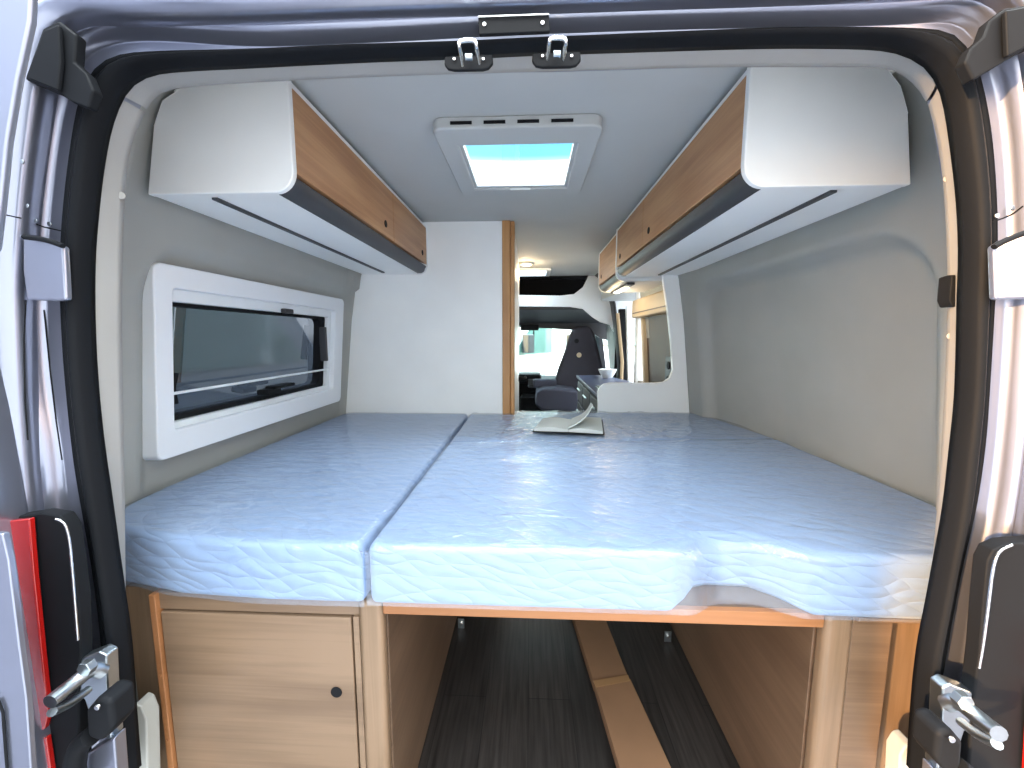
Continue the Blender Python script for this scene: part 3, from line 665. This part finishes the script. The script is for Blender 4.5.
# ------------------------------------------------------------------ open book
bk = thing('open_book', 'open white-paged book with a raised page lying on the far mattress', 'book', (.17, 1.70, .735))
zb_ = .741
def bp(x, y): return at(x, y, 'Z', zb_)
A, B, C_, D_ = bp(534, 430), bp(568, 431), bp(572, 421), bp(543, 420)
E_, G_, H_ = bp(603, 433), bp(601, 419), bp(572, 421)
prism('cover', 'black', [A+Vector((-.006, -.006, -.004)), E_+Vector((.006, -.006, -.004)), G_+Vector((.008, .004, -.004)), D_+Vector((-.006, .004, -.004))], (0, 0, -.003), bk, .001)
def pages(p, q, r, s, h0, h1):
    V = []; n = 8
    for k in range(n+1):
        t = k/n; h = .006+h0*sin(pi*t)*.4+.004*sin(pi*min(1, t*1.1))
        a = p.lerp(q, t); b = s.lerp(r, t)
        V += [a-Vector((0, 0, .004)), a+Vector((0, 0, h)), b+Vector((0, 0, h)), b-Vector((0, 0, .004))]
    Q = [[0, 3, 2, 1], [4*n, 4*n+1, 4*n+2, 4*n+3]]
    for k in range(n):
        o = 4*k
        for i in range(4): Q.append([o+i, o+(i+1) % 4, o+4+(i+1) % 4, o+4+i])
    obj('page_block', mesh('page_block', V, Q), 'paper', bk)
pages(A, B, C_, D_, .010, 0); pages(B+Vector((.002, 0, 0)), E_, G_, H_+Vector((.002, 0, 0)), .006, 0)
tip0 = at(593, 406, 'Y', B.y+.02); tip1 = at(591, 403.5, 'Y', C_.y)
V = []
n = 8
for k in range(n+1):
    t = k/n; sag = .02*sin(pi*t)
    a = (B+Vector((0, 0, .008))).lerp(tip0, t)+Vector((sag*.6, 0, -sag*.4)); b = (C_+Vector((0, 0, .008))).lerp(tip1, t)+Vector((sag*.6, 0, -sag*.4))
    V += [a, b, b+Vector((-.001, 0, .005)), a+Vector((-.001, 0, .005))]
Q = [[0, 3, 2, 1], [4*n, 4*n+1, 4*n+2, 4*n+3]]
for k in range(n):
    o = 4*k
    for i in range(4): Q.append([o+i, o+(i+1) % 4, o+4+(i+1) % 4, o+4+i])
obj('raised_page', mesh('raised_page', V, Q), 'paper', bk)

# ------------------------------------------------------------------ kitchen
kc = thing('kitchen_unit', 'dark fronted kitchen unit with slate blue worktop beyond the bed', 'cabinet', (.5, 2.6, 0))
zc = .79
top = [Vector(p) for p in ((.372, 2.095, zc), (.388, 3.35, zc), (.62, 3.35, zc), (.74, 2.83, zc), (.74, 2.095, zc))]
prism('worktop', 'counter', top, (0, 0, -.022), kc, .003)
prism('carcass', 'black', [(p.x+(.015 if i < 2 else -.01), p.y+.01*(1 if i in (0, 4) else -1), zc-.022) for i, p in enumerate(top)], (0, 0, -.76), kc, .003)
fA, fB = Vector((top[0].x+.015, 2.13, 0)), Vector((top[1].x+.015, top[1].y-.05, 0))
for i, (t0, t1) in enumerate(((.02, .34), (.36, .66), (.68, .98))):
    a = fA.lerp(fB, t0); b = fA.lerp(fB, t1)
    for z0_, z1_ in ((.60, .75), (.30, .58)):
        dd = prism('drawer', 'dark', [a+Vector((0, 0, z0_)), b+Vector((0, 0, z0_)), b+Vector((0, 0, z1_)), a+Vector((0, 0, z1_))], (-.012, 0, 0), kc, .003)
        c_ = a.lerp(b, .5)
        tube('handle', 'zinc', [c_+Vector((-.022, -.07, z1_-.05)), c_+Vector((-.022, .07, z1_-.05))], .006, dd)
bw = bmesh.new()
# bowl on the worktop
def lathe(name, mat, prof, c, parent=None, n=28):
    V = []; Q = []
    for r, z in prof: V += [(c[0]+r*cos(2*pi*k/n), c[1]+r*sin(2*pi*k/n), c[2]+z) for k in range(n)]
    for i in range(len(prof)-1):
        for k in range(n): Q.append([i*n+k, i*n+(k+1) % n, (i+1)*n+(k+1) % n, (i+1)*n+k])
    return obj(name, mesh(name, V, Q), mat, parent)
bc = at(607, 376, 'Z', zc)
bc = Vector((.60, 3.12, zc))
tag(lathe('bowl', 'screen', [(.0, .001), (.036, .001), (.056, .035), (.072, .068), (.069, .068), (.051, .034), (.03, .010), (0, .010)], bc), 'pale grey bowl standing on the kitchen worktop', 'bowl')
sk = thing('sink_rim', 'steel rim of the sink set into the kitchen worktop', 'sink', (.5, 2.5, zc))
ring('rim', 'steel', rrect(.42, .62, 2.3, 2.6, zc+.001, .03), rrect(.435, .605, 2.315, 2.585, zc+.001, .025), (0, 0, .004), sk, .001)
box('basin', 'dark', .435, .605, 2.315, 2.585, zc-.0, zc+.002, sk, 0)
# kitchen window with blind cassette and switch strip
w4 = holder('window_4', (.78, 2.5, .8), 'kitchen window with cream blind cassette and brown shade')
def kx(z): return wallX(1, 2.5, z)-.03
box('blind_cassette', 'cream', .70, .80, 2.10, 2.84, 1.235, 1.355, w4, .012, 3)
box('cassette_slot', 'brown', .697, .701, 2.14, 2.80, 1.262, 1.269, w4, .0)
prism('shade', 'brown', [(.80, 2.10, .8), (.80, 2.72, .8), (.765, 2.72, 1.24), (.765, 2.10, 1.24)], (.02, 0, 0), w4, .003)
prism('frame_post', 'cream', [(.775, 2.72, .79), (.775, 2.765, .79), (.742, 2.765, 1.24), (.742, 2.72, 1.24)], (.03, 0, 0), w4, .004)
box('lower_frame', 'brown', .76, .81, 2.08, 2.84, .76, .80, w4, .003)
sw = thing('switch_panel', 'grey socket and switch plate on the brown panel beside the kitchen window', 'switch', (.77, 2.25, .85))
box('plate', 'groove', .765, .779, 2.18, 2.30, .83, 1.0, sw, .003)
for z in (.87, .95): disc('switch', 'black', (.766, 2.24, z), .022, (-1, 0, 0), .006, sw, bevel=.001)

# sliding door opening posts
struct(box('trim_4', 'screen', .74, .80, 2.84, 2.90, 0, 1.42, bevel=.01), 'rear post of the side door opening')
dp = holder('door_4', (.8, 3.6, 0), 'sliding side door pillar with grab rail')
prism('pillar', 'black', [(.80, 3.42, 0), (.74, 3.42, 1.34), (.82, 3.42, 1.34), (.88, 3.42, 0)], (0, .05, 0), dp, .01)
prism('inner_post', 'screen', [(.85, 3.3, 0), (.77, 3.3, 1.36), (.80, 3.3, 1.36), (.89, 3.3, 0)], (0, .04, 0), dp, .006)
tube('grab_rail', 'tan', [(.76, 3.36, .4), (.765, 3.36, .9), (.715, 3.36, 1.3)], .014, dp)
struct(box('trim_5', 'ceiling', .62, 1.0, 2.84, 3.62, 1.42, 1.66, bevel=.01), 'roof side rail above the sliding door')

# ceiling lamp
cl = thing('ceiling_light', 'small round warm ceiling light near the oak jamb', 'lamp', (-.04, 3.1, 1.65))
lathe('ring', 'zinc', [(.045, 0), (.06, -.002), (.06, -.014), (.048, -.016), (.045, -.01)], (-.03, 3.1, 1.66), cl); lathe('lamp_disc', 'lamp', [(0, -.016), (.03, -.015), (.047, -.010), (.045, 0)], (-.03, 3.1, 1.66), cl)

# ------------------------------------------------------------------ cab
# overcab shelf: white moulding with dark cavity, then dark headliner
sh = thing('overcab_shelf', 'white moulded shelf over the cab with a dark open cavity', 'shelf', (.2, 3.9, 1.35))
pa = [(470, 294), (560, 295.5), (574, 294), (583, 287), (587, 279), (590, 272), (640, 272), (640, 340), (618, 340), (610, 325), (600, 322), (592, 317), (583, 309), (570, 307), (470, 306)]
prism_px('moulding', 'frame_white', pa, 3.76, .02, sh, .006, 3)
prism('shelf_floor', 'dark', [(-.95, 3.78, 1.46), (.5, 3.78, 1.46), (.5, 4.6, 1.42), (-.95, 4.6, 1.42)], (0, 0, .02), sh, .002)
prism('shelf_back', 'black', [(-.95, 4.3, 1.44), (.95, 4.3, 1.44), (.95, 4.3, 1.75), (-.95, 4.3, 1.75)], (0, .02, 0), sh, .002)
hl = thing('cab_headliner', 'charcoal headliner and sun visors above the windscreen', 'headliner', (0, 4.2, 1.2))
prism('lining', 'dark', [(-.9, 3.80, 1.36), (.9, 3.80, 1.36), (.9, 4.35, 1.24), (-.9, 4.35, 1.24)], (0, 0, .03), hl, .004)
prism('rear_edge', 'dark', [at(x, y, 'Y', 4.3) for x, y in ((470, 306), (586, 308), (598, 316), (612, 324), (624, 345), (600, 338), (590, 331), (560, 329), (520, 327), (470, 327))], (0, .05, 0), hl, .004)
box('sun_visor', 'black', -.10, .09, 4.22, 4.26, 1.175, 1.235, hl, .01)
struct(box('ceiling', 'dark', -1.0, 1.0, 3.75, 4.9, 1.70, 1.74, bevel=0), 'cab roof')
# dashboard
db = thing('dashboard', 'black dashboard with vents and instrument pod in the cab', 'dashboard', (0, 4.4, 0))
box('body', 'black', -.90, .88, 4.27, 4.75, .28, .66, db, .04, 4)
box('instrument_pod', 'black', -.15, .12, 4.17, 4.45, .62, .72, db, .03, 4)
for x in (-.02, .16): 
    v = box('vent', 'dark', x, x+.10, 4.14, 4.18, .58, .67, db, .01)
    boxes('vent_slat', 'black', [(x+.01, x+.09, 4.135, 4.142, .60+k*.02, .605+k*.02) for k in range(3)], v, 0)
disc('badge', 'steel', (.06, 4.16, .655), .014, (0, -1, 0), .006, db)
box('console', 'black', -.1, .2, 4.1, 4.3, 0, .5, db, .03)
# passenger seat
st = thing('captain_chair', 'dark grey cab seat with integrated headrest turned toward the bed', 'seat', (.35, 3.5, 0))
bk_px = [(575, 326), (590, 326), (595, 334), (599, 350), (603, 368), (605, 384), (605, 412), (556, 412), (554, 396), (555, 382), (559, 368), (565, 352), (570, 336)]
o = prism_px('backrest', 'seat', bk_px, 3.92, .13, st, .035, 4)
prism('seat_cushion', 'seat2', [at(x, y, 'Y', 3.60) for x, y in ((537, 393), (541, 389), (556, 388.5), (578, 391), (580, 408), (576, 412), (542, 411), (535, 405))], (0, .40, 0), st, .04, 4)
prism('cushion_side', 'seat', [at(x, y, 'Y', 3.63) for x, y in ((541, 404), (576, 406), (576, 425), (545, 425))], (0, .35, 0), st, .02, 3)
box('armrest', 'seat2', .03, .26, 3.82, 3.93, .62, .70, st, .02, 4)
disc('emblem', 'cream', at(579, 355, 'Y', 3.915), .024, (0, -1, 0), .008, st, bevel=.002)
disc('headrest_button', 'black', at(576.5, 341, 'Y', 3.915), .022, (0, -1, 0), .008, st, bevel=.002)
prism('pedestal', 'black', [(.12, 3.68, 0), (.62, 3.68, 0), (.6, 3.68, .4), (.15, 3.68, .4)], (0, .3, 0), st, .01)
# cab pillar, windscreen
wsn = holder('window_5', (0, 4.8, .6), 'windscreen seen past the cab seat')
prism('pane', 'glass', [(-.95, 4.85, .62), (.85, 4.85, .62), (.75, 4.45, 1.26), (-.85, 4.45, 1.26)], (0, .006, 0), wsn, 0)
prism('side_pillar', 'dark', [(.70, 4.5, 1.26), (.78, 4.5, 1.26), (.95, 4.9, .6), (.86, 4.9, .6)], (0, .05, 0), wsn, .01)
struct(box('wall_front', 'black', -1.0, 1.0, 4.86, 4.9, -.04, .6, bevel=.0), 'bulkhead below the windscreen')
struct(box('wall_right', 'dark', .92, .96, 3.62, 4.9, 0, .62, bevel=.005), 'passenger door lower panel')
sb = tube('seat_belt', 'black', [(.80, 3.75, 1.3), (.79, 3.75, .5)], .012); tag(sb, 'black seat belt strap hanging on the pillar beside the cab seat', 'seat belt')

# ------------------------------------------------------------------ outside world
GZ = -.62
struct(box('ground', 'asphalt', -60, 60, -60, 60, GZ-.1, GZ, bevel=0), 'grey asphalt lot outside the van')
def van(loc, rz, lab, grp='white vans parked outside'):
    t = thing('parked_van', lab, 'van', (0, 0, 0), grp)
    # side profile, x forward, z up
    P = [(-2.6, .35), (-2.6, 2.35), (-2.45, 2.5), (1.1, 2.5), (1.45, 2.38), (2.15, 1.55), (2.75, 1.25), (2.95, .95), (3.0, .4), (2.4, .35), (2.3, .6), (1.9, .68), (1.5, .6), (1.4, .35), (-1.1, .35), (-1.2, .6), (-1.55, .68), (-1.9, .6), (-2.0, .35)]
    prism('body', 'vanwhite', [(x, -.98, z) for x, z in P], (0, 1.96, 0), t, .06, 3)
    for s in (-1, 1):
        y = .985*s
        prism('side_window', 'vanglass', [(.6, y, 1.40), (.6, y, 1.95), (1.35, y, 1.95), (1.85, y, 1.5), (1.85, y, 1.38)], (0, .012*s, 0), t, .003)
        prism('mirror', 'dark', [(1.55, y+.05*s, 1.42), (1.55, y+.05*s, 1.78), (1.75, y+.05*s, 1.78), (1.75, y+.05*s, 1.42)], (0, .16*s, 0), t, .03, 3)
        prism('window_gasket', 'rubber', [(1.28, y, 1.5), (1.28, y, 2.1), (1.32, y, 2.1), (1.32, y, 1.5)], (0, .016*s, 0), t, .0)
        for x in (1.92, -1.55):
            disc('wheel', 'rubber', (x, .99*s, .33), .33, (0, -s, 0), .24, t, n=28, bevel=.02)
            disc('wheel_hub', 'zinc', (x, 1.0*s, .33), .2, (0, -s, 0), .03, t, n=20, bevel=.01)
        disc('door_handle', 'rubber', (.35, y, 1.25), .05, (0, s, 0), .03, t)
    prism('windscreen', 'vanglass', [(1.47, -.82, 2.36), (1.47, .82, 2.36), (2.14, .9, 1.57), (2.14, -.9, 1.57)], (.03, 0, .02), t, .003)
    for s in (-1, 1): prism('headlight', 'screen', [(2.72, .6*s, 1.22), (2.72, .92*s, 1.22), (2.96, .92*s, .92), (2.96, .62*s, .92)], (.02, 0, .02), t, .01)
    box('bumper', 'dark', 2.9, 3.06, -.95, .95, .3, .72, t, .04)
    t.location = loc; t.rotation_euler = (0, 0, rz); return t
van((0.0, 9.75, GZ), radians(235), 'white van parked ahead of the windscreen facing left')
van((2.7, 8.9, GZ), radians(235), 'white van parked outside the open sliding door')
# silver panel van alongside the window
def tree(x, y, h, r, lab):
    t = thing('tree', lab, 'tree', (x, y, GZ))
    tube('trunk', 'bark', [(x, y, GZ), (x+.1, y, GZ+h*.5)], .14, t)
    bm = bmesh.new()
    for k in range(34):
        a = random.uniform(0, 2*pi); rr = random.uniform(0, r); zz = GZ+h*.5+random.uniform(0, h*.5)
        mt_ = Matrix.Translation((x+rr*cos(a), y+rr*sin(a), zz)); s = random.uniform(.35, .7)
        bmesh.ops.create_icosphere(bm, subdivisions=2, radius=s, matrix=mt_)
    for v in bm.verts: v.co += Vector([random.uniform(-.09, .09) for _ in range(3)])
    me = bpy.data.meshes.new('crown'); bm.to_mesh(me); bm.free(); obj('crown', me, 'leaf', t, smooth=False)
tree(4.9, 18, 6.5, 1.6, 'yellow-green tree rising behind the parked white vans')
nv = thing('neighbour_van', 'grey van standing close beside the left window', 'van', (-2.9, 1.5, GZ))
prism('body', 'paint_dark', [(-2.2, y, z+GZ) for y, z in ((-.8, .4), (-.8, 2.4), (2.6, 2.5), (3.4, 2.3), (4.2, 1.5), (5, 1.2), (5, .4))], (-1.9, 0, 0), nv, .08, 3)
for y in (.0, 3.9): disc('wheel', 'rubber', (-2.19, y, .33+GZ), .33, (-1, 0, 0), .24, nv, bevel=.02)
prism('side_window', 'vanglass', [(-2.19, y, z+GZ) for y, z in ((2.3, 1.5), (2.3, 2.1), (3.2, 2.1), (3.8, 1.5))], (-.02, 0, 0), nv, .003)

# ------------------------------------------------------------------ light
wd = bpy.data.worlds.new('World'); S.world = wd; wd.use_nodes = True
N_ = wd.node_tree.nodes; L_ = wd.node_tree.links; bg = N_['Background']
tc = N_.new('ShaderNodeTexCoord'); sx = N_.new('ShaderNodeSeparateXYZ'); L_.new(tc.outputs['Generated'], sx.inputs[0])
mr = N_.new('ShaderNodeMapRange'); mr.inputs[1].default_value = -1; mr.inputs[2].default_value = 1; L_.new(sx.outputs[2], mr.inputs[0])
def ramp(st):
    r = N_.new('ShaderNodeValToRGB'); e = r.color_ramp.elements
    e[0].position = st[0][0]; e[0].color = (*st[0][1], 1); e[1].position = st[-1][0]; e[1].color = (*st[-1][1], 1)
    for p, c in st[1:-1]: q = e.new(p); q.color = (*c, 1)
    L_.new(mr.outputs[0], r.inputs[0]); return r
# sky ahead of the van: white haze under clear blue; sky behind it (towards the low sun): bright and hazy
ra = ramp([(0, (.20, .20, .20)), (.49, (.22, .22, .22)), (.505, (1, .96, .88)), (.60, (1, .99, .95)), (.684, (1, 1, .97)), (.692, (.06, .17, .25)), (.745, (.05, .15, .25)), (.80, (.9, 1.1, 1.2)), (1, (5, 5.4, 5.6))])
rb = ramp([(0, (.20, .20, .20)), (.49, (.22, .22, .22)), (.505, (.30, .31, .31)), (.60, (.38, .41, .42)), (.72, (.65, .69, .69)), (.88, (.85, .9, .92)), (1, (1.0, 1.1, 1.15))])
fr = N_.new('ShaderNodeMapRange'); fr.interpolation_type = 'SMOOTHSTEP'; fr.inputs[1].default_value = -.22; fr.inputs[2].default_value = .02; L_.new(sx.outputs[1], fr.inputs[0])
rp_ = N_.new('ShaderNodeMix'); rp_.data_type = 'RGBA'; L_.new(fr.outputs[0], rp_.inputs['Factor']); L_.new(rb.outputs[0], rp_.inputs[6]); L_.new(ra.outputs[0], rp_.inputs[7])
# warm glow of the low sun, behind the camera and to the left
vd = N_.new('ShaderNodeVectorMath'); vd.operation = 'DOT_PRODUCT'; L_.new(tc.outputs['Generated'], vd.inputs[0])
SD = Vector((-.82, -.60, .13)).normalized(); vd.inputs[1].default_value = SD
pw = N_.new('ShaderNodeMath'); pw.operation = 'POWER'; pw.inputs[1].default_value = 24; mx0 = N_.new('ShaderNodeMath'); mx0.operation = 'MAXIMUM'; mx0.inputs[1].default_value = 0
L_.new(vd.outputs['Value'], mx0.inputs[0]); L_.new(mx0.outputs[0], pw.inputs[0])
sc_ = N_.new('ShaderNodeVectorMath'); sc_.operation = 'SCALE'; sc_.inputs[0].default_value = (2.5, 1.4, .5); L_.new(pw.outputs[0], sc_.inputs['Scale'])
ad = N_.new('ShaderNodeVectorMath'); ad.operation = 'ADD'; L_.new(rp_.outputs[2], ad.inputs[0]); L_.new(sc_.outputs[0], ad.inputs[1])
L_.new(ad.outputs[0], bg.inputs[0]); bg.inputs[1].default_value = 3.4
sl = bpy.data.lights.new('sun', 'SUN'); so = bpy.data.objects.new('sun', sl); col.objects.link(so)
sl.energy = 4.5; sl.color = (1, .60, .28); sl.angle = radians(1.2)
so.rotation_euler = SD.to_track_quat('Z', 'Y').to_euler(); so.location = (0, -3, 4)
pl = bpy.data.lights.new('ceiling_lamp_light', 'POINT'); po = bpy.data.objects.new('ceiling_lamp_light', pl); col.objects.link(po)
pl.energy = 1.2; pl.color = (1, .72, .42); pl.shadow_soft_size = .05; po.location = (-.03, 3.1, 1.58)
pl = bpy.data.lights.new('strip_light_glow', 'POINT'); po = bpy.data.objects.new('strip_light_glow', pl); col.objects.link(po)
pl.energy = .8; pl.color = (1, .75, .45); pl.shadow_soft_size = .05; po.location = (.51, 2.6, 1.30)

vs = S.view_settings; vs.view_transform = 'Standard'; vs.look = 'None'; vs.gamma = 1; vs.use_curve_mapping = False; vs.exposure = 1.22
